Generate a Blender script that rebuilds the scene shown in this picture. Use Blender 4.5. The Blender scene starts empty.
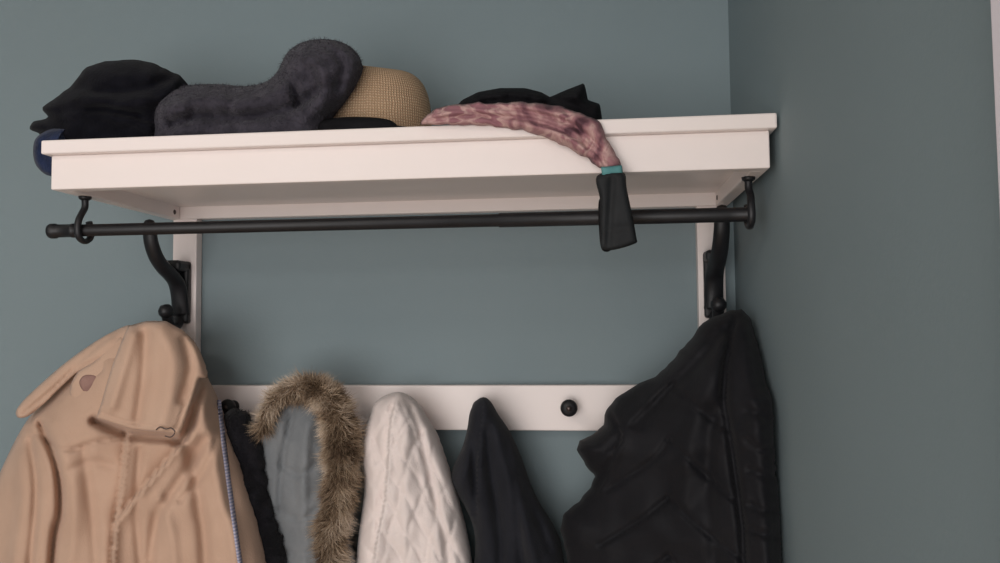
import bpy, math, random, numpy as np
from mathutils import Matrix, Vector, noise
from mathutils.geometry import delaunay_2d_cdt
random.seed(4); rng=np.random.default_rng(4)
scene=bpy.context.scene; col=scene.collection
scene.view_settings.view_transform='Standard'
# ------------------------------------------------------------ camera (solved from rack geometry)
C=np.array([.22989,-1.22135,1.60176]); YAW,PITCH,ROLL,F=.11272,.05555,-.00935,812.91
R3=(Matrix.Rotation(YAW,3,'Z')@Matrix.Rotation(math.pi/2+PITCH,3,'X')@Matrix.Rotation(ROLL,3,'Z'))
RN=np.array(R3)
cam=bpy.data.cameras.new('camera'); camo=bpy.data.objects.new('camera',cam); col.objects.link(camo)
camo.matrix_world=Matrix.Translation(C.tolist())@R3.to_4x4(); cam.sensor_width=36; cam.lens=F/1000*36; cam.clip_start=.02
scene.camera=camo
def onY(u,v,y):
    """measured photo point -> world point on the depth plane y"""
    u=np.asarray(u,float);v=np.asarray(v,float);y=np.asarray(y,float)+0*u
    d=np.stack([(u-500)/F,-(v-281.5)/F,-np.ones_like(u)],-1)@RN.T
    t=(y-C[1])/d[...,1]
    return C+d*t[...,None]
def onX(u,v,x):
    d=RN@np.array([(u-500)/F,-(v-281.5)/F,-1.]); return C+d*((x-C[0])/d[0])
# ------------------------------------------------------------ rack dimensions (m)
D,ZB,ZT,XC,ZR,ZL=.2997,1.7748,1.834,.4384,1.5152,1.449
# ------------------------------------------------------------ materials
def s2l(c): return tuple([(x/255/12.92 if x/255<=.04045 else ((x/255+.055)/1.055)**2.4) for x in c])+(1,)
def mat(name,c1,c2=None,scale=8,rough=.8,bump=0,bscale=300,sheen=0,spec=.3,detail=4,bump2=0,b2scale=40,metal=0):
    m=bpy.data.materials.new(name);m.use_nodes=True;nt=m.node_tree;b=nt.nodes['Principled BSDF'];L=nt.links.new
    b.inputs['Roughness'].default_value=rough;b.inputs['Specular IOR Level'].default_value=spec;b.inputs['Metallic'].default_value=metal
    b.inputs['Sheen Weight'].default_value=sheen;b.inputs['Sheen Roughness'].default_value=.5
    tc=nt.nodes.new('ShaderNodeTexCoord')
    n=nt.nodes.new('ShaderNodeTexNoise');n.inputs['Scale'].default_value=scale;n.inputs['Detail'].default_value=detail;L(tc.outputs['Object'],n.inputs['Vector'])
    r=nt.nodes.new('ShaderNodeValToRGB');r.color_ramp.elements[0].position=.35;r.color_ramp.elements[1].position=.65
    r.color_ramp.elements[0].color=s2l(c1);r.color_ramp.elements[1].color=s2l(c2 or c1);L(n.outputs['Fac'],r.inputs['Fac']);L(r.outputs['Color'],b.inputs['Base Color'])
    prev=None
    for st,sc in ((bump2,b2scale),(bump,bscale)):
        if st>0:
            n2=nt.nodes.new('ShaderNodeTexNoise');n2.inputs['Scale'].default_value=sc;n2.inputs['Detail'].default_value=3;L(tc.outputs['Object'],n2.inputs['Vector'])
            bp=nt.nodes.new('ShaderNodeBump');bp.inputs['Strength'].default_value=st;bp.inputs['Distance'].default_value=.5/sc
            L(n2.outputs['Fac'],bp.inputs['Height'])
            if prev: L(prev.outputs['Normal'],bp.inputs['Normal'])
            L(bp.outputs['Normal'],b.inputs['Normal']);prev=bp
    return m
M_wall=mat('blue_grey_paint',(126,140,144),(123,137,141),3,.75,.1,220,spec=.25)
M_white=mat('white_lacquer',(240,229,225),(237,226,221),3,.38,.03,60,spec=.4)
M_trim=mat('trim_paint',(228,220,226),(224,216,222),3,.4,0)
M_ceil=mat('ceiling_paint',(225,225,222),None,3,.9,.1,150)
M_black=mat('black_metal',(22,22,25),(30,30,33),20,.45,.05,300,spec=.4)
M_screw=mat('screw_dark',(90,80,78),None,20,.4,0,metal=.8)
M_beige=mat('beige_wool',(192,161,140),(184,153,132),14,.95,.5,500,sheen=.15,spec=.12)
M_beige2=mat('beige_wool_collar',(194,164,143),(187,156,135),14,.95,.5,500,sheen=.15,spec=.12)
M_lining=mat('mauve_lining',(152,120,110),(134,102,94),60,.8,.1,200)
M_blackfluff=mat('black_wool',(20,19,22),(30,29,33),50,1,.8,180,sheen=.1,spec=.1)
M_grey=mat('grey_cotton',(128,131,133),(114,118,121),20,.9,.35,300,bump2=.12,b2scale=45,sheen=.1,spec=.15)
M_furbase=mat('fur_skin',(84,68,54),(104,86,68),40,1,.5,200,spec=.05)
M_cream=mat('cream_cotton',(230,218,213),(221,209,204),18,.9,.35,350,bump2=.12,b2scale=60,sheen=.15,spec=.15)
M_hood=mat('charcoal_jersey',(33,34,39),(40,41,46),25,.95,.4,400,sheen=.06,bump2=.08,b2scale=40,spec=.1)
M_puff=mat('black_nylon',(19,19,23),(24,24,28),12,.7,.15,300,bump2=.10,b2scale=34,spec=.22,sheen=.03)
M_beret=mat('black_felt',(15,15,20),(23,23,29),30,1,.6,260,sheen=.04,spec=.06)
M_knit=mat('grey_mohair',(52,50,57),(70,67,75),60,1,.9,160,sheen=.1,spec=.05)
M_navy=mat('navy_knit',(28,36,58),(40,50,78),60,1,.7,260,sheen=.1,spec=.08)
M_bk=mat('black_cloth',(16,16,19),(25,24,27),30,.85,.4,250,bump2=.2,b2scale=50,spec=.15)
M_elastic=mat('black_elastic',(24,26,28),(31,33,35),40,.7,.3,700,spec=.3)
M_teal=mat('teal_label',(94,148,148),(80,132,134),80,.7,.1,300)
def straw():
    m=mat('woven_straw',(196,162,112),(172,136,88),25,.7,0,spec=.2);nt=m.node_tree;b=nt.nodes['Principled BSDF'];L=nt.links.new
    tc=nt.nodes.new('ShaderNodeTexCoord')
    hs=[]
    for bd,sc in (('X',85),('Y',85)):
        w=nt.nodes.new('ShaderNodeTexWave');w.bands_direction=bd;w.inputs['Scale'].default_value=sc;w.inputs['Distortion'].default_value=2.5;w.inputs['Detail'].default_value=1;L(tc.outputs['UV'],w.inputs['Vector']);hs.append(w)
    mx=nt.nodes.new('ShaderNodeMath');mx.operation='MULTIPLY';L(hs[0].outputs['Fac'],mx.inputs[0]);L(hs[1].outputs['Fac'],mx.inputs[1])
    bp=nt.nodes.new('ShaderNodeBump');bp.inputs['Strength'].default_value=.8;bp.inputs['Distance'].default_value=.002;L(mx.outputs[0],bp.inputs['Height']);L(bp.outputs['Normal'],b.inputs['Normal'])
    r=nt.nodes.new('ShaderNodeValToRGB');r.color_ramp.elements[0].color=s2l((170,138,108));r.color_ramp.elements[1].color=s2l((222,192,160));r.color_ramp.elements[1].position=.5
    L(mx.outputs[0],r.inputs['Fac']);L(r.outputs['Color'],b.inputs['Base Color']);return m
M_straw=straw()
def pinkm():
    m=mat('pink_print_silk',(172,112,118),(150,92,98),30,.65,.15,300,spec=.2,sheen=.05);nt=m.node_tree;b=nt.nodes['Principled BSDF'];L=nt.links.new
    tc=nt.nodes.new('ShaderNodeTexCoord')
    n=nt.nodes.new('ShaderNodeTexNoise');n.inputs['Scale'].default_value=15;n.inputs['Detail'].default_value=5;n.inputs['Distortion'].default_value=2.2;L(tc.outputs['Object'],n.inputs['Vector'])
    # base colour darkens to plum along X, towards one end of the scarf
    sp=nt.nodes.new('ShaderNodeSeparateXYZ');L(tc.outputs['Object'],sp.inputs[0])
    ma=nt.nodes.new('ShaderNodeMath');ma.operation='MULTIPLY_ADD';ma.inputs[1].default_value=-.8;L(sp.outputs['X'],ma.inputs[0]);L(n.outputs['Fac'],ma.inputs[2])
    r=nt.nodes.new('ShaderNodeValToRGB');cr=r.color_ramp;cr.elements[0].position=.34;cr.elements[0].color=s2l((88,58,66));cr.elements[1].position=.42;cr.elements[1].color=s2l((130,90,96))
    e=cr.elements.new(.5);e.color=s2l((160,118,120));e=cr.elements.new(.58);e.color=s2l((190,156,150));e=cr.elements.new(.64);e.color=s2l((146,102,108))
    L(ma.outputs[0],r.inputs['Fac']);L(r.outputs['Color'],b.inputs['Base Color']);return m
M_pink=pinkm()
def stripem():
    m=mat('blue_stripe_tape',(200,200,210),None,10,.8,.2,300);nt=m.node_tree;b=nt.nodes['Principled BSDF'];L=nt.links.new
    tc=nt.nodes.new('ShaderNodeTexCoord');w=nt.nodes.new('ShaderNodeTexWave');w.bands_direction='Z';w.inputs['Scale'].default_value=75;L(tc.outputs['Object'],w.inputs['Vector'])
    r=nt.nodes.new('ShaderNodeValToRGB');r.color_ramp.elements[0].color=s2l((128,132,160));r.color_ramp.elements[1].color=s2l((190,184,196));L(w.outputs['Fac'],r.inputs['Fac']);L(r.outputs['Color'],b.inputs['Base Color']);return m
M_tape=stripem()
def attrmat(name,rough=.7):
    m=bpy.data.materials.new(name);m.use_nodes=True;nt=m.node_tree;b=nt.nodes['Principled BSDF']
    a=nt.nodes.new('ShaderNodeAttribute');a.attribute_name='Col';nt.links.new(a.outputs['Color'],b.inputs['Base Color'])
    b.inputs['Roughness'].default_value=rough;b.inputs['Specular IOR Level'].default_value=.15;return m
M_strand=attrmat('fur_fibres')
# ------------------------------------------------------------ mesh helpers
def finish(name,verts,faces,m,parent=None,smooth=True,center=True):
    V=np.array(verts,float);c=V.mean(0) if center else np.zeros(3)
    me=bpy.data.meshes.new(name);me.from_pydata((V-c).tolist(),[],[tuple(f) for f in faces]);me.update()
    if smooth: me.polygons.foreach_set('use_smooth',[True]*len(me.polygons))
    me.materials.append(m);o=bpy.data.objects.new(name,me);col.objects.link(o);o.location=c.tolist()
    if parent: setp(o,parent)
    return o
def setp(o,p):
    o.parent=p;o.location=Vector(o.location)-p.location
def empty(name,loc):
    e=bpy.data.objects.new(name,None);e.empty_display_size=.1;e.location=loc;col.objects.link(e);return e
def box(name,x0,x1,y0,y1,z0,z1,m,parent=None,bev=.0015):
    v=[(x,y,z) for x in (x0,x1) for y in (y0,y1) for z in (z0,z1)]
    f=[(0,1,3,2),(4,6,7,5),(0,4,5,1),(2,3,7,6),(0,2,6,4),(1,5,7,3)]
    o=finish(name,v,f,m,parent,smooth=False)
    if bev:
        b=o.modifiers.new('bevel','BEVEL');b.width=bev;b.segments=2;b.limit_method='ANGLE'
    return o
def lathe(name,prof,loc,axis,m,parent=None,seg=32):
    a=Vector(axis).normalized();q=a.to_track_quat('Z','Y');V=[];Fc=[];n=len(prof)
    for i in range(seg):
        t=2*math.pi*i/seg
        for r,h in prof: V.append(tuple(Vector(loc)+q@Vector((r*math.cos(t),r*math.sin(t),h))))
    for i in range(seg):
        j=(i+1)%seg
        for k in range(n-1): Fc.append((i*n+k,j*n+k,j*n+k+1,i*n+k+1))
    return finish(name,V,Fc,m,parent)
def sweep(name,path,rad,m,parent=None,seg=12,flat=None,wdir=(1,0,0),closed=False):
    P=[Vector(p) for p in path];n=len(P);V=[];Fc=[]
    for i,p in enumerate(P):
        if closed: t=(P[(i+1)%n]-P[i-1]).normalized()
        else: t=(P[min(i+1,n-1)]-P[max(i-1,0)]).normalized()
        r=rad[i] if hasattr(rad,'__len__') else rad
        if flat is not None:
            w=Vector(wdir);w=(w-t*w.dot(t)).normalized();b=t.cross(w).normalized();rw=flat[i] if hasattr(flat,'__len__') else flat
        else:
            ref=Vector((0,0,1)) if abs(t.z)<.9 else Vector((1,0,0));w=(ref-t*ref.dot(t)).normalized();b=t.cross(w);rw=r
        for k in range(seg):
            a=2*math.pi*k/seg;V.append(tuple(p+w*(math.cos(a)*rw)+b*(math.sin(a)*r)))
    for i in range(n if closed else n-1):
        for k in range(seg): Fc.append((i*seg+k,i*seg+(k+1)%seg,((i+1)%n)*seg+(k+1)%seg,((i+1)%n)*seg+k))
    if not closed: Fc+= [tuple(range(seg))[::-1],tuple((n-1)*seg+k for k in range(seg))]
    return finish(name,V,Fc,m,parent)
def catmull(pts,closed=False,per=8):
    P=[np.array(p,float) for p in pts];n=len(P);out=[]
    rngi=range(n) if closed else range(n-1)
    for i in rngi:
        if closed:a,b,c,d=P[i-1],P[i],P[(i+1)%n],P[(i+2)%n]
        else:a,b,c,d=P[max(i-1,0)],P[i],P[i+1],P[min(i+2,n-1)]
        for k in range(per):
            t=k/per;out.append(.5*((2*b)+(c-a)*t+(2*a-5*b+4*c-d)*t*t+(3*b-a-3*c+d)*t**3))
    if not closed: out.append(P[-1])
    return np.array(out)
def resample(P,step,closed=True):
    Q=np.vstack([P,P[:1]]) if closed else P
    s=np.r_[0,np.cumsum(np.linalg.norm(np.diff(Q,axis=0),axis=1))];n=max(6,int(s[-1]/step))
    t=np.linspace(0,s[-1],n,endpoint=not closed)
    return np.stack([np.interp(t,s,Q[:,i]) for i in range(Q.shape[1])],1)
def segdist(pts,line,closed=False):
    L=np.vstack([line,line[:1]]) if closed else np.asarray(line,float);best=np.full(len(pts),1e9)
    for a,b in zip(L[:-1],L[1:]):
        ab=b-a;l2=max(ab@ab,1e-9);t=np.clip(((pts-a)@ab)/l2,0,1);d=np.linalg.norm(pts-(a+t[:,None]*ab),axis=1);best=np.minimum(best,d)
    return best
def inside(pts,poly):
    x,y=pts[:,0],pts[:,1];r=np.zeros(len(pts),bool);j=len(poly)-1
    for i in range(len(poly)):
        xi,yi=poly[i];xj,yj=poly[j];c=((yi>y)!=(yj>y))&(x<(xj-xi)*(y-yi)/(yj-yi+1e-12)+xi);r^=c;j=i
    return r
def cloth(name,outline,y0,T,R,m,folds=(),Tb=None,step=5,wr=0,wrs=(60,90),parent=None,xmax=None,ymax=None,zmin=None,smooth=True,seed=0,rough_edge=0,extra=None,kR=14):
    """a stuffed / draped cloth volume: outline measured in the photo, y0 depth (m), T bulge towards the room"""
    ol=catmull(outline,True,6) if smooth else np.array(outline,float)
    ol=resample(ol,step)
    if rough_edge: 
        ol=ol+np.array([[noise.noise((p[0]*.12,p[1]*.12,seed+3.)),noise.noise((p[0]*.12,p[1]*.12,seed+9.))] for p in ol])*rough_edge
    y0f=(lambda p:np.full(len(p),y0)) if not callable(y0) else y0
    fl=[]
    for f in folds:
        fl.append((catmull(f[0],False,6),f[1],f[2],f[3] if len(f)>3 else 'g'))
    def front(p):
        d=segdist(p,ol,True)*inside(p,ol);t=np.clip(d/R,0,1);h=T*np.sqrt(1-(1-t)**2)
        k=np.clip(d/max(min(R*.5,kR),1),0,1)
        for line,a,w,kd in fl:
            dd=segdist(p,line)
            if kd=='g': e=np.exp(-(dd/w)**2)
            elif kd=='s': e=np.exp(-dd/w)
            elif kd=='e':   # overlapping edge: step profile, cloth on one side of the line lies higher
                L=line;i=np.argmin(((p[:,None,:]-L[None,:-1,:])**2).sum(-1),1) if len(L)>1 else 0
                tg=L[np.minimum(i+1,len(L)-1)]-L[i];sd=tg[:,0]*(p[:,1]-L[i][:,1])-tg[:,1]*(p[:,0]-L[i][:,0])
                e=np.exp(-dd/w)*np.clip(sd/8,-1,1)*-1
            h=h+k*a*e
        if wr: h=h+k*wr*np.array([noise.noise((q[0]/wrs[0],q[1]/wrs[1],seed+.5))+.5*noise.noise((q[0]/wrs[0]*2.3,q[1]/wrs[1]*2.3,seed+7.5)) for q in p])
        if extra is not None: h=h+k*extra(p)
        return y0f(p)-h
    mn,mx=ol.min(0),ol.max(0)
    gx,gy=np.meshgrid(np.arange(mn[0],mx[0],step),np.arange(mn[1],mx[1],step*.87));gx[1::2]+=step/2
    g=np.stack([gx.ravel(),gy.ravel()],1)+rng.uniform(-.06,.06,(gx.size,2))*step
    g=g[inside(g,ol)];g=g[segdist(g,ol,True)>step*.45]
    allp=np.vstack([ol,g]);n=len(ol)
    vs,_,fs,_,_,_=delaunay_2d_cdt([Vector(p) for p in allp],[(i,(i+1)%n) for i in range(n)],[],1,1e-6)
    P=np.array([tuple(v) for v in vs]);d=segdist(P,ol,True);border=d<1e-3
    yf=front(P);base=y0f(P);A=onY(P[:,0],P[:,1],yf);A[border]=onY(P[border,0],P[border,1],base[border])
    tb=T*.5 if Tb is None else Tb
    t=np.clip(d/R,0,1);B=onY(P[:,0],P[:,1],base);B[:,1]+=tb*np.sqrt(1-(1-t)**2)
    idx={};V=list(A)
    for i in range(len(P)):
        if border[i]: idx[i]=i
        else: idx[i]=len(V);V.append(B[i])
    V=np.array(V)
    if xmax is not None: V[:,0]=np.minimum(V[:,0],xmax)
    if ymax is not None: V[:,1]=np.minimum(V[:,1],ymax)
    if zmin is not None: V[:,2]=np.maximum(V[:,2],zmin)
    Fc=[]
    for f in fs:
        f=list(f);a,b,c=P[f[0]],P[f[1]],P[f[2]]
        cr=(b[0]-a[0])*(c[1]-a[1])-(b[1]-a[1])*(c[0]-a[0])
        if cr>0: f=f[::-1]
        Fc.append(tuple(f))
        Fc.append(tuple(idx[i] for i in f[::-1]))
    o=finish(name,V,Fc,m,parent)
    return o,front
def strands(name,roots,dirs,length,width,cols,parent,curl=.3,m=None,nsc=None):
    V=[];Fc=[];cl=[]
    for i in range(len(roots)):
        r=Vector(roots[i]);d=Vector(dirs[i]).normalized();l=length*random.uniform(.55,1.25)
        side=d.cross(Vector((random.gauss(0,1),random.gauss(0,1),random.gauss(0,1)))).normalized()
        bend=Vector((random.gauss(0,1),random.gauss(0,1),random.gauss(0,1)-.5))*curl
        if nsc:
            bend+=Vector(noise.noise_vector(r*nsc))*1.2
        k=len(V);w=width*random.uniform(.6,1.2)
        p1=r+d*l*.5+bend*l*.15;p2=r+d*l+bend*l*.5
        V+= [r-side*w,r+side*w,p1-side*w*.7,p1+side*w*.7,p2]
        Fc+= [(k,k+1,k+3,k+2),(k+2,k+3,k+4)]
        if nsc:
            q=(noise.noise(r*nsc+Vector((5,5,5)))*.9+.5+random.uniform(-.22,.22))*len(cols);a,b=cols[max(0,min(len(cols)-1,int(q)))]
        else: a,b=random.choice(cols)
        s=random.uniform(.85,1.12)
        ca=[x*s for x in a[:3]]+[1];cb=[x*s for x in b[:3]]+[1];mid=[(x+y)/2 for x,y in zip(ca,cb)]
        cl+=[ca,ca,mid,mid,cb]
    o=finish(name,[tuple(v) for v in V],Fc,m or M_strand,parent,smooth=True)
    at=o.data.color_attributes.new('Col','FLOAT_COLOR','POINT');at.data.foreach_set('color',np.array(cl).ravel());return o
def surf_samples(o,n):
    me=o.data;me.calc_loop_triangles();loc=Vector(o.location)+(o.parent.location if o.parent else Vector())
    T=[tuple(t.vertices) for t in me.loop_triangles];co=np.array([v.co for v in me.vertices]);a,b,c=[co[[t[i] for t in T]] for i in range(3)]
    cr=np.cross(b-a,c-a);ar=np.linalg.norm(cr,axis=1);N=cr/np.maximum(ar[:,None],1e-12);k=rng.choice(len(T),n,p=ar/ar.sum())
    r1=np.sqrt(rng.random(n))[:,None];r2=rng.random(n)[:,None]
    return a[k]*(1-r1)+b[k]*r1*(1-r2)+c[k]*r1*r2+np.array(loc),N[k]
# ------------------------------------------------------------ room
box('wall_back',-2.2,XC+.1,0,.1,0,2.5,M_wall,bev=0)
ty=float(onX(986.5,0,XC-.018)[1])
DW=.82
box('wall_right',XC,XC+.1,-3.2,0,0,2.5,M_wall,bev=0)
box('wall_left',-2.3,-2.2,-3.2,.1,0,2.5,M_wall,bev=0)
box('ceiling',-2.3,XC+.1,-3.2,.1,2.5,2.6,M_ceil,bev=0)
M_floor=mat('pale_oak_floor',(205,178,150),(188,160,130),6,.5,.1,80)
box('floor',-2.3,XC+.1,-3.2,.1,-.1,0,M_floor,bev=0)
box('baseboard_back',-2.2,XC,-.015,0,0,.09,M_trim)
box('baseboard_right',XC-.015,XC,ty,-.015,0,.09,M_trim)
d=empty('door_1',(XC,ty-.5,0))
box('casing_a',XC-.018,XC-.0005,ty-.07,ty,0,2.15,M_trim,d,.004)
box('casing_b',XC-.018,XC-.0005,ty-.14-DW,ty-.07-DW,0,2.15,M_trim,d,.004)
box('casing_head',XC-.018,XC-.0005,ty-.07-DW,ty-.07,2.08,2.15,M_trim,d,.004)
box('door_leaf',XC-.008,XC-.0005,ty-.07-DW,ty-.07,0.01,2.08,M_trim,d,.002)
# ------------------------------------------------------------ rack
rack=empty('wall_coat_rack',(0,-.1,1.6))
W=.4285
box('top_board',-.435,.435,-D-.011,-.001,ZT-.017,ZT,M_white,rack,.002)
box('front_apron',-W,W,-D,-D+.018,ZB,ZT-.017,M_white,rack)
box('back_apron',-W,W,-.019,-.001,ZB,ZT-.017,M_white,rack)
box('bottom_board',-W+.018,W-.018,-D+.018,-.019,ZB+.019,ZB+.025,M_white,rack,0)
box('end_apron_a',-W,-W+.018,-D+.018,-.019,ZB,ZT-.017,M_white,rack)
box('end_apron_b',W-.018,W,-D+.018,-.019,ZB,ZT-.017,M_white,rack)
box('upright_a',-.421,-.382,-.02,-.001,1.40,ZB,M_white,rack)
box('upright_b',.383,.422,-.02,-.001,1.40,ZB,M_white,rack)
box('knob_rail',-.382,.383,-.02,-.001,ZL,ZR,M_white,rack)
lathe('screw_0',[(0,.001),(.003,.001),(.004,0)],(-W+.018,-.035,ZB+.009),(1,0,0),M_screw,rack,12)
lathe('screw_1',[(0,.001),(.003,.001),(.004,0)],(W-.018,-.035,ZB+.009),(-1,0,0),M_screw,rack,12)
YR=-.245
rl=onY(50,230,YR);rr=onY(754,215.5,YR);rz=float((rl[2]+rr[2])/2)
rr[0]=min(rr[0],XC-.004)
L=float(rr[0]-rl[0])
lathe('hanging_rod',[(0,0),(.009,0),(.0098,.002),(.0098,.008),(.0085,.010),(.0085,.03),(.0092,.031),(.0092,.036),(.0078,.037),(.0078,L*.66),(.0088,L*.66+.001),(.0088,L-.036),(.0085,L-.03),(.0085,L-.010),(.0098,L-.008),(.0098,L-.002),(.009,L),(0,L)],(float(rl[0]),YR,rz),(1,0,0),M_black,rack,28)
for i,x in enumerate((float(onY(82,215,YR)[0]),float(onY(749,200,YR)[0]))):
    x=max(-W+.009,min(W-.009,x)) 
    lathe('hanger_plate_%d'%i,[(0,0),(.008,0),(.0075,.003),(.005,.005),(0,.005)],(x,YR,ZB),(0,0,-1),M_black,rack,20)
    s=-1 if i==0 else 1
    pts=[(x,YR,ZB-.004),(x,YR,ZB-.014),(x+s*.001,YR-.004,rz+.022),(x,YR-.012,rz+.012),(x,YR-.0145,rz),(x,YR-.011,rz-.010),(x,YR,rz-.0145),(x,YR+.011,rz-.010),(x,YR+.0145,rz),(x,YR+.009,rz+.012)]
    sweep('hanger_hook_%d'%i,catmull(pts,False,5),[.0036]*46,M_black,rack,10,flat=.0045)
for i,x in enumerate((-.402,.403)):
    zt_=float(onY(185,262,-.03)[2])
    up=[(x,-.028,zt_-.082),(x,-.032,zt_-.055),(x,-.042,zt_-.034),(x,-.060,zt_-.022),(x,-.082,zt_-.012),(x,-.102,zt_+.002),(x,-.116,zt_+.022),(x,-.121,zt_+.044)]
    c=catmull(up,False,5);n=len(c)
    sweep('hook_upper_prong_%d'%i,c,[.0085+.002*math.sin(math.pi*k/(n-1))-.002*k/n for k in range(n)],M_black,rack,16,flat=[.014-.004*(k/(n-1)) for k in range(n)])
    lathe('hook_tip_%d'%i,[(0,-.008),(.006,-.006),(.009,0),(.006,.006),(0,.008)],(x,-.121,zt_+.047),(0,0,1),M_black,rack,20)
    box('hook_plate_%d'%i,x-.013,x+.013,-.034,-.0195,zt_-.095,zt_+.001,M_black,rack,.004)
    box('hook_lug_%d'%i,x-.013,x+.013,-.060,-.0195,zt_-.016,zt_+.001,M_black,rack,.005)
    lo=[(x,-.026,zt_-.07),(x,-.030,zt_-.088),(x,-.045,zt_-.101),(x,-.062,zt_-.096),(x,-.070,zt_-.084)]
    sweep('hook_lower_prong_%d'%i,catmull(lo,False,5),[.006]*21,M_black,rack,12,flat=.008)
    lathe('hook_ball_%d'%i,[(0,-.011),(.007,-.009),(.011,-.003),(.011,.003),(.007,.009),(0,.011)],(x,-.072,zt_-.077),(0,-.4,1),M_black,rack,20)
zk=(ZR+ZL)/2+.002; xa=float(onY(228,407,-.04)[0]);xb=float(onY(569,406,-.04)[0]);sp=(xb-xa)/4
for i in range(6):
    lathe('knob_%d'%i,[(0.0,0),(.009,0),(.009,.002),(.0055,.004),(.0055,.013),(.008,.015),(.0115,.018),(.0125,.022),(.0115,.026),(.008,.029),(0,.030)],(xa+sp*i,-.0195,zk),(0,-1,0),M_black,rack,28)
    lathe('knob_screw_%d'%i,[(.004,0),(.004,.0006),(0,.0006)],(xa+sp*i,-.0495,zk),(0,-1,0),M_screw,rack,10)
# ------------------------------------------------------------ things on the shelf
ZS=ZT+.0008
bt,_=cloth('black_beret',[(30,129),(34,122),(48,117),(42,108),(56,98),(68,88),(86,69),(100,63),(130,60),(156,64),(176,74),(184,84),(178,98),(170,115),(165,150),(100,160),(50,150),(40,136)],-.20,.065,34,M_beret,
   [([(52,104),(85,98),(130,104),(165,98),(182,84)],.016,8),([(75,84),(100,92),(140,88),(172,78)],-.012,5),([(40,124),(80,112),(120,118),(150,128)],.012,6),([(60,112),(100,110),(140,116)],-.012,4),([(90,70),(120,76),(152,70)],.006,8)],Tb=.06,step=3,wr=.010,wrs=(34,16),zmin=ZS,seed=1,rough_edge=2)
nv,_=cloth('navy_knit_hat',[(33,150),(36,138),(48,130),(62,128),(80,130),(85,160),(70,170),(52,176),(42,172),(35,163)],-.255,.02,16,M_navy,[([(45,135),(42,165)],-.004,3)],Tb=.02,step=3,wr=.004,wrs=(10,14),seed=2,xmax=-.437)
gk,_=cloth('grey_mohair_beret',[(150,118),(151,103),(160,92),(182,86),(215,84),(245,86),(265,82),(277,72),(287,53),(303,42),(325,39),(346,44),(359,56),(361,70),(353,90),(339,108),(326,124),(322,150),(240,158),(160,150)],-.225,.055,28,M_knit,
   [([(165,112),(200,100),(245,103),(272,93),(290,78)],.014,9),([(172,124),(200,116),(240,118),(290,108),(318,90)],-.018,5),([(305,55),(322,75),(318,105)],.012,9),([(278,74),(292,84),(298,104)],-.016,4),([(225,86),(232,100),(228,112)],-.008,4),([(325,45),(342,62),(338,90)],-.010,4),([(180,92),(192,104),(190,116)],-.007,4)],Tb=.05,step=3.5,wr=.008,wrs=(28,20),zmin=ZS,seed=3)
ro,no=surf_samples(gk,11000)
g1,g2=s2l((52,50,57)),s2l((78,74,83))
strands('mohair_fibres',ro,no+rng.normal(0,.55,no.shape),.0045,.00025,[(g1,g2),(g1,s2l((70,67,76)))],gk)
sh=empty('straw_hat',(0,0,0));pc=onY(374,120,-.15);rad=.074
sh.location=(float(pc[0])+.004,-.15,ZS);sx=float(sh.location[0])
prof=[(0,.118),(rad*.35,.117),(rad*.62,.112),(rad*.82,.101),(rad*.94,.084),(rad,.06),(rad*1.03,.02),(rad*1.06,.006),(rad*1.2,.002),(rad*1.45,.001),(rad*1.45,0)]
pr=catmull(prof,False,4);seg=96;V=[];Fc=[];n=len(pr);al=np.r_[0,np.cumsum(np.linalg.norm(np.diff(pr,axis=0),axis=1))]
for i in range(seg):
    t=2*math.pi*i/seg
    for r,h in pr: V.append((r*math.cos(t),r*math.sin(t)*1.0,max(h,0)*(1+.03*math.sin(2*t+.5))))
for i in range(seg):
    j=(i+1)%seg
    for k in range(n-1): Fc.append((i*n+k,i*n+k+1,j*n+k+1,j*n+k))
o=finish('straw_crown_and_brim',V,Fc,M_straw,None,center=False);o.parent=sh
uv=o.data.uv_layers.new(name='UVMap')
for po in o.data.polygons:
    fi=po.index//(n-1)
    for li in po.loop_indices:
        i,k=divmod(o.data.loops[li].vertex_index,n)
        if fi==seg-1 and i==0: i=seg
        uv.data[li].uv=(i/seg*2*math.pi*rad,al[k])
rb=lathe('hat_ribbon',[(rad*1.06,.004),(rad*1.065,.02),(rad*1.035,.026)],(sx,-.15,ZS),(0,0,1),M_bk);setp(rb,sh)
cloth('black_felt_cap',[(318,132),(322,121),(345,117),(380,118),(396,124),(400,140),(360,150),(320,150)],-.27,.012,12,M_bk,Tb=.012,step=3,zmin=ZS,seed=9)
bh,_=cloth('black_sun_hat',[(455,108),(462,100),(478,92),(500,88),(525,88),(541,92),(550,97),(566,90),(584,83),(586,90),(588,100),(600,104),(602,118),(598,150),(530,158),(460,150)],-.22,.04,18,M_bk,
   [([(465,104),(500,94),(545,100)],.012,4),([(552,96),(570,104),(590,112)],-.01,4),([(560,94),(575,96),(584,88)],.010,3),([(480,102),(520,99),(560,108)],-.01,3)],Tb=.05,step=3,wr=.008,wrs=(16,12),zmin=ZS,seed=5,smooth=False)
YF=-D-.014
pk,pf=cloth('pink_headscarf',[(423,124),(427,115),(438,108),(462,104),(500,103),(530,102),(555,105),(572,111),(590,117),(600,122),(606,136),(613,150),(621,166),(600,168),(585,157),(566,147),(545,138),(520,130),(490,126),(455,125)],YF-.001,.012,9,M_pink,
   [([(428,120),(480,116),(540,122),(588,146),(606,165)],-.007,2.2),([(470,106),(520,110),(570,124),(602,150)],-.007,2.2),([(445,112),(500,106),(560,114),(600,134)],.004,4),([(520,124),(560,134),(595,156)],.005,4),([(430,114),(450,109),(478,113),(505,126)],-.006,1.8),([(560,106),(575,124),(592,158)],-.006,2.2)],Tb=.001,step=2,wr=.002,wrs=(14,9),seed=6,rough_edge=2)
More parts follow.
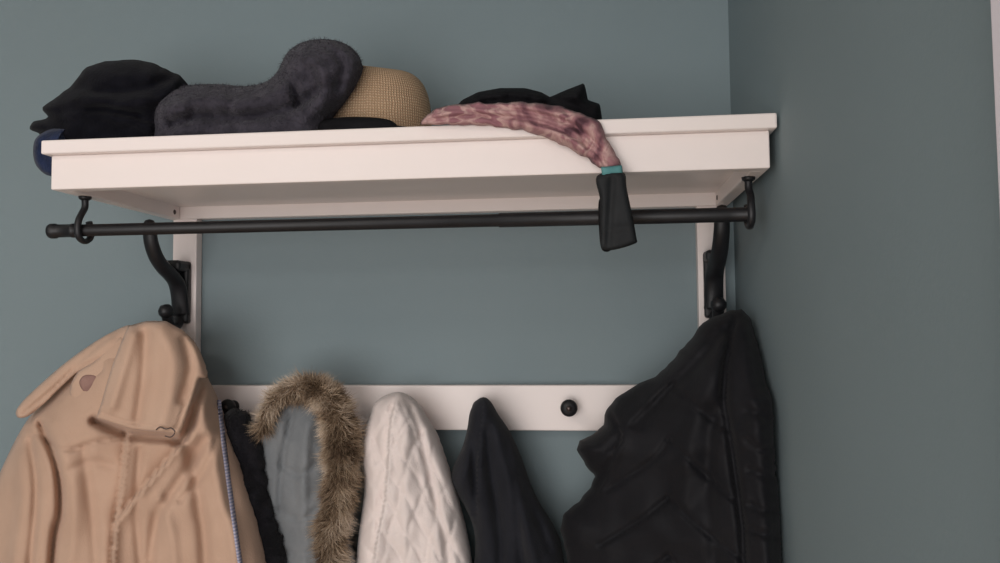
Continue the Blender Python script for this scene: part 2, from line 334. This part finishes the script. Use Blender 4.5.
cloth('teal_label',[(601,167),(622,165),(623,173),(602,176)],YF-.012,.003,4,M_teal,Tb=.006,step=2,parent=pk,smooth=False)
cloth('elastic_strap',[(597,176),(623,172),(627,190),(636,235),(634,244),(604,250),(600,230),(600,200)],YF-.010,.005,5,M_elastic,[([(612,180),(610,215),(608,246)],-.004,3),([(600,232),(620,228),(634,226)],.002,3)],Tb=.005,step=3,parent=pk)
cloth('elastic_strap_fold',[(599,200),(609,200),(612,230),(612,249),(602,250),(599,230)],YF-.004,.004,4,M_bk,Tb=.004,step=2.5,parent=pk)
# ------------------------------------------------------------ coats
BW=-.021
TRP=[(112,336),(140,323),(165,322),(187,335),(200,356),(206,378),(213,392),(226,425),(242,465),(256,510),(270,563),(285,650),(300,820),(60,825),(-60,820),(-40,700),(-22,560),(-6,490),(8,455),(24,425),(40,405),(72,370)]
TRO=catmull(TRP,True,3)
tf0=lambda p:-.10-.066*np.sqrt(1-(1-np.clip(segdist(p,TRO,True)*inside(p,TRO)/58,0,1))**2)
tr,tf=cloth('trench_coat',TRP,-.10,.075,58,M_beige,
  [([(127,432),(121,490),(113,563),(106,820)],.016,6,'e'),
   ([(40,424),(56,465),(60,510),(52,563),(40,800)],-.026,3.5),([(52,425),(70,470),(74,520),(66,580)],.008,8),([(84,450),(92,510),(96,563),(94,700)],-.008,6),
   ([(190,432),(168,460),(140,492),(122,515)],.016,6,'e'),([(205,440),(180,480),(158,515),(150,560)],-.014,6),([(196,385),(206,430),(222,500),(236,563),(250,820)],.014,8),([(190,450),(200,510),(205,563),(210,820)],-.016,7),
   ([(18,455),(22,500),(14,563)],.010,7),([(30,440),(36,490),(30,563)],-.012,4),([(160,500),(172,540),(176,600)],.010,7),([(24,424),(62,449),(96,442),(126,436)],-.010,1.8,'s'),([(140,450),(136,500),(140,563)],-.008,4),
   ([(18,422),(46,405),(74,380),(98,368)],-.018,4),([(94,421),(130,435),(165,438),(184,439),(198,400),(203,382)],-.030,4),([(70,470),(90,462),(112,466)],-.005,4),([(215,440),(205,470),(180,500)],-.008,4)],
  Tb=.05,step=3,wr=.012,wrs=(50,90),ymax=BW,seed=11)
cloth('collar_left_wing',[(17,417),(16,411),(22,402),(34,390),(60,367),(84,349),(108,334),(130,325),(132,335),(118,350),(108,362),(92,366),(76,374),(58,390),(46,402),(30,415),(22,418)],lambda p:tf0(p)*.3+.7*-.135-.014,.006,4,M_beige2,[([(30,405),(70,368),(110,342)],.005,6),([(24,413),(56,386),(76,369),(106,357)],-.004,1.5)],Tb=.006,step=2.2,parent=tr)
cloth('collar_stand',[(108,345),(122,336),(124,352),(114,372),(104,400),(96,417),(74,400),(70,388),(78,372),(96,360)],lambda p:tf0(p)*.3+.7*-.15-.008,.004,5,M_beige2,Tb=.01,step=2.6,parent=tr)
rwb=lambda p:tf0(p)*.45+.55*-.158-.026
_,rwf=cloth('collar_right_wing',[(128,326),(146,321),(166,321),(184,331),(197,347),(205,366),(208,378),(199,378),(195,390),(188,412),(180,435),(165,433),(130,429),(96,418),(101,404),(106,386),(112,366),(120,345)],rwb,.007,4,M_beige2,
  [([(132,335),(124,365),(112,405)],.010,7),([(160,330),(172,360),(168,400),(160,428)],.010,10),([(146,335),(144,375),(138,418)],-.010,6),([(184,340),(190,368),(182,400)],-.009,5),([(101,413),(130,423),(162,427),(176,428),(190,385)],-.004,1.5)],Tb=.010,step=2.2,parent=tr,smooth=False)
cloth('lining_patch',[(79,381),(84,375),(94,375),(102,381),(104,389),(98,396),(88,394),(81,389)],lambda p:tf0(p)*.3+.7*-.15-.0115,.002,3,M_lining,Tb=.003,step=2,parent=tr)
cloth('piping_tape',[(217,400),(221,400),(226,440),(231,480),(238,530),(243,566),(255,650),(251,650),(238,566),(233,530),(226,480),(221,440)],lambda p:tf(p)-.0005,.002,3,M_tape,Tb=.004,step=2,parent=tr,smooth=False)
zc=float(rwf(np.array([[164.,424.]]))[0])-.001
sweep('collar_hook_clasp',catmull([onY(u,v,zc) for u,v in [(156,430),(160,427),(166,429),(171,428),(175,432),(171,437),(165,436)]],False,4),.0008,M_screw,tr,8)
bf,_=cloth('black_wool_scarf',[(224,414),(234,408),(246,414),(258,430),(266,460),(274,510),(288,563),(300,720),(250,740),(235,563),(220,480),(218,440)],-.085,.035,20,M_blackfluff,Tb=.03,step=4,wr=.01,wrs=(16,24),ymax=BW,seed=12,rough_edge=4)
ro,no=surf_samples(bf,6000);k1,k2=s2l((16,15,18)),s2l((30,28,32))
strands('wool_fibres',ro,no+rng.normal(0,.5,no.shape),.006,.0003,[(k1,k2)],bf)
pa,paf=cloth('fur_hood_parka',[(258,440),(270,410),(290,398),(315,402),(330,430),(335,480),(350,540),(365,600),(370,760),(270,760),(280,600),(276,540),(262,490)],-.075,.03,22,M_grey,
  [([(292,415),(284,450),(279,500),(284,563)],-.010,2.5),([(308,425),(303,480),(305,540),(303,600)],.008,6),([(280,465),(300,474),(318,463)],-.006,3),([(280,510),(300,520),(318,508)],-.006,3),([(282,548),(300,556),(320,546)],-.006,3)],Tb=.03,step=3.4,wr=.006,wrs=(20,34),ymax=BW,seed=13)
fp=np.array([(262,432,6),(267,412,8),(278,398,10),(296,389,13),(316,389,16),(331,401,19),(339,425,20),(342,455,20),(340,485,19),(335,515,17),(330,540,16),(333,580,15),(340,640,16),(345,720,12)],float)
fc=catmull(fp,False,6);pts=onY(fc[:,0],fc[:,1],-.112);rad_=fc[:,2]/F*1.12*.72
ft=sweep('fur_trim',pts,list(rad_*.85),M_furbase,pa,16)
ro,no=surf_samples(ft,32000)
down=np.tile(np.array([[.05,-.05,-.3]]),(len(no),1))
cc=[(s2l((80,64,52)),s2l((136,114,94))),(s2l((104,86,68)),s2l((184,160,134))),(s2l((132,110,88)),s2l((212,190,164))),(s2l((150,128,104)),s2l((230,212,192)))]
strands('fur_fibres',ro,no+down+rng.normal(0,.3,no.shape),.016,.0004,cc,pa,curl=.3,nsc=45)
def quilt(p):
    # crossing diagonal stitch lines, gently distorted where the cloth sags
    w=np.array([noise.noise((q[0]/40,q[1]/40,3.3)) for q in p])*10
    u=p[:,0]-(p[:,1]-400)*.12+w;v=p[:,1]+w*.6;o=np.zeros(len(p))
    for sg in (1,-1):
        a=(u+sg*v*.42)/1.085;s=19.;dd=np.abs((a/s-np.floor(a/s))-.5)*s;dd=s/2-dd
        o=np.maximum(o,np.exp(-((s/2-np.abs(dd-s/2))/1.9)**1.2))
    return -.0042*o
cj,_=cloth('cream_quilted_jacket',[(370,416),(374,404),(384,396),(398,392),(410,396),(420,406),(427,418),(436,432),(447,462),(460,505),(472,563),(485,700),(488,780),(345,780),(346,700),(354,590),(358,540),(364,490),(361,455),(364,430)],-.075,.055,30,M_cream,
  [([(398,394),(390,425),(388,460),(384,505),(374,563),(366,700)],.013,6,'e'),([(408,400),(420,430),(428,470),(440,520),(448,563),(455,700)],-.009,4),([(400,398),(406,430),(404,460),(408,500),(405,563)],.009,8),([(380,402),(374,430),(376,460)],-.007,4)],Tb=.045,step=2.3,wr=.008,wrs=(20,40),ymax=BW,seed=14,extra=quilt)
dj,_=cloth('charcoal_hooded_jacket',[(470,412),(476,401),(484,397),(491,402),(498,414),(510,432),(521,456),(530,482),(541,505),(556,530),(564,563),(580,700),(585,780),(455,780),(462,640),(474,563),(474,530),(464,505),(450,482),(454,465),(462,448),(467,430)],-.07,.05,28,M_hood,
  [([(484,403),(480,440),(476,500),(480,563)],.012,6,'e'),([(470,425),(466,460),(460,485)],.008,5),([(492,410),(505,450),(518,500),(535,563)],.012,7),([(486,430),(492,480),(500,540),(505,700)],-.016,5),([(505,440),(515,490),(522,563)],-.010,4),([(520,470),(535,510),(550,550)],-.010,4),([(472,440),(474,480),(478,530)],-.012,3)],Tb=.04,step=3,wr=.008,wrs=(24,50),ymax=BW,seed=15)
def ypuf(p):
    t=np.clip((p[:,0]-600)/170,0,1); s=np.clip((p[:,1]-310)/90,0,1)
    return -.085-.05*(1-s)-(.16*t**1.3)*s
pj,pjf=cloth('black_puffer_jacket',[(694,335),(702,323),(718,315),(730,310),(742,309),(749,316),(756,336),(763,358),(766,382),(775,403),(777,440),(779,475),(783,515),(786,563),(792,700),(790,800),(560,800),(562,700),(568,563),(561,530),(563,514),(578,502),(590,488),(595,476),(586,466),(577,449),(579,441),(594,434),(604,424),(606,410),(616,398),(640,383),(656,376),(672,362),(684,346)],ypuf,.07,40,M_puff,
  [([(736,312),(728,350),(724,395),(732,450),(740,510),(744,563),(750,800)],-.020,4),([(748,330),(750,380),(758,440),(764,520),(768,600)],.010,9),
   ([(612,412),(622,436),(612,462),(600,490)],.014,5,'e'),([(585,448),(600,440),(612,425)],.006,6),([(590,462),(604,452),(616,440)],-.006,3),
   ([(725,330),(700,360),(668,392),(640,425)],-.009,6),([(722,345),(705,390),(690,440),(684,500)],.010,10),([(728,380),(712,430),(708,490),(716,563)],-.008,7),([(700,345),(672,375),(650,400)],.008,8),
   ([(606,490),(650,462),(668,440)],-.007,2.5),([(668,440),(700,470),(733,500)],-.007,2.5),
   ([(600,545),(640,520),(668,498)],-.007,2.5),([(668,498),(700,528),(740,558)],-.007,2.5),
   ([(610,600),(640,578),(668,556)],-.007,2.5),([(668,556),(700,586),(742,616)],-.007,2.5),
   ([(632,425),(655,402),(672,385)],-.006,2.5),([(672,385),(700,410),(727,430)],-.006,2.5),
   ([(748,410),(768,418)],-.008,4),([(746,440),(760,450),(776,446)],-.006,3),([(750,470),(774,480)],-.008,4),([(750,505),(766,512),(780,508)],-.006,3),([(752,530),(778,540)],-.008,4)],
  Tb=.05,step=3,wr=.012,wrs=(54,46),ymax=BW,xmax=XC-.003,seed=16,smooth=False,rough_edge=1.2)
# ------------------------------------------------------------ light
w=bpy.data.worlds.new('world');scene.world=w;w.use_nodes=True;w.node_tree.nodes['Background'].inputs[0].default_value=(.97,.96,.98,1);w.node_tree.nodes['Background'].inputs[1].default_value=.55
def area(name,loc,target,sx,sy,power,c):
    l=bpy.data.lights.new(name,'AREA');l.shape='RECTANGLE';l.size=sx;l.size_y=sy;l.energy=power;l.color=c
    o=bpy.data.objects.new(name,l);o.location=loc;o.rotation_euler=(Vector(target)-Vector(loc)).to_track_quat('-Z','Y').to_euler();col.objects.link(o)
area('window_light',(-.45,-2.9,1.35),(0,0,1.5),1.7,1.7,38,(1,.955,.93))
area('ceiling_lamp_light',(-.9,-1.7,2.45),(-.9,-1.7,0),.5,.5,7,(1,.9,.82))
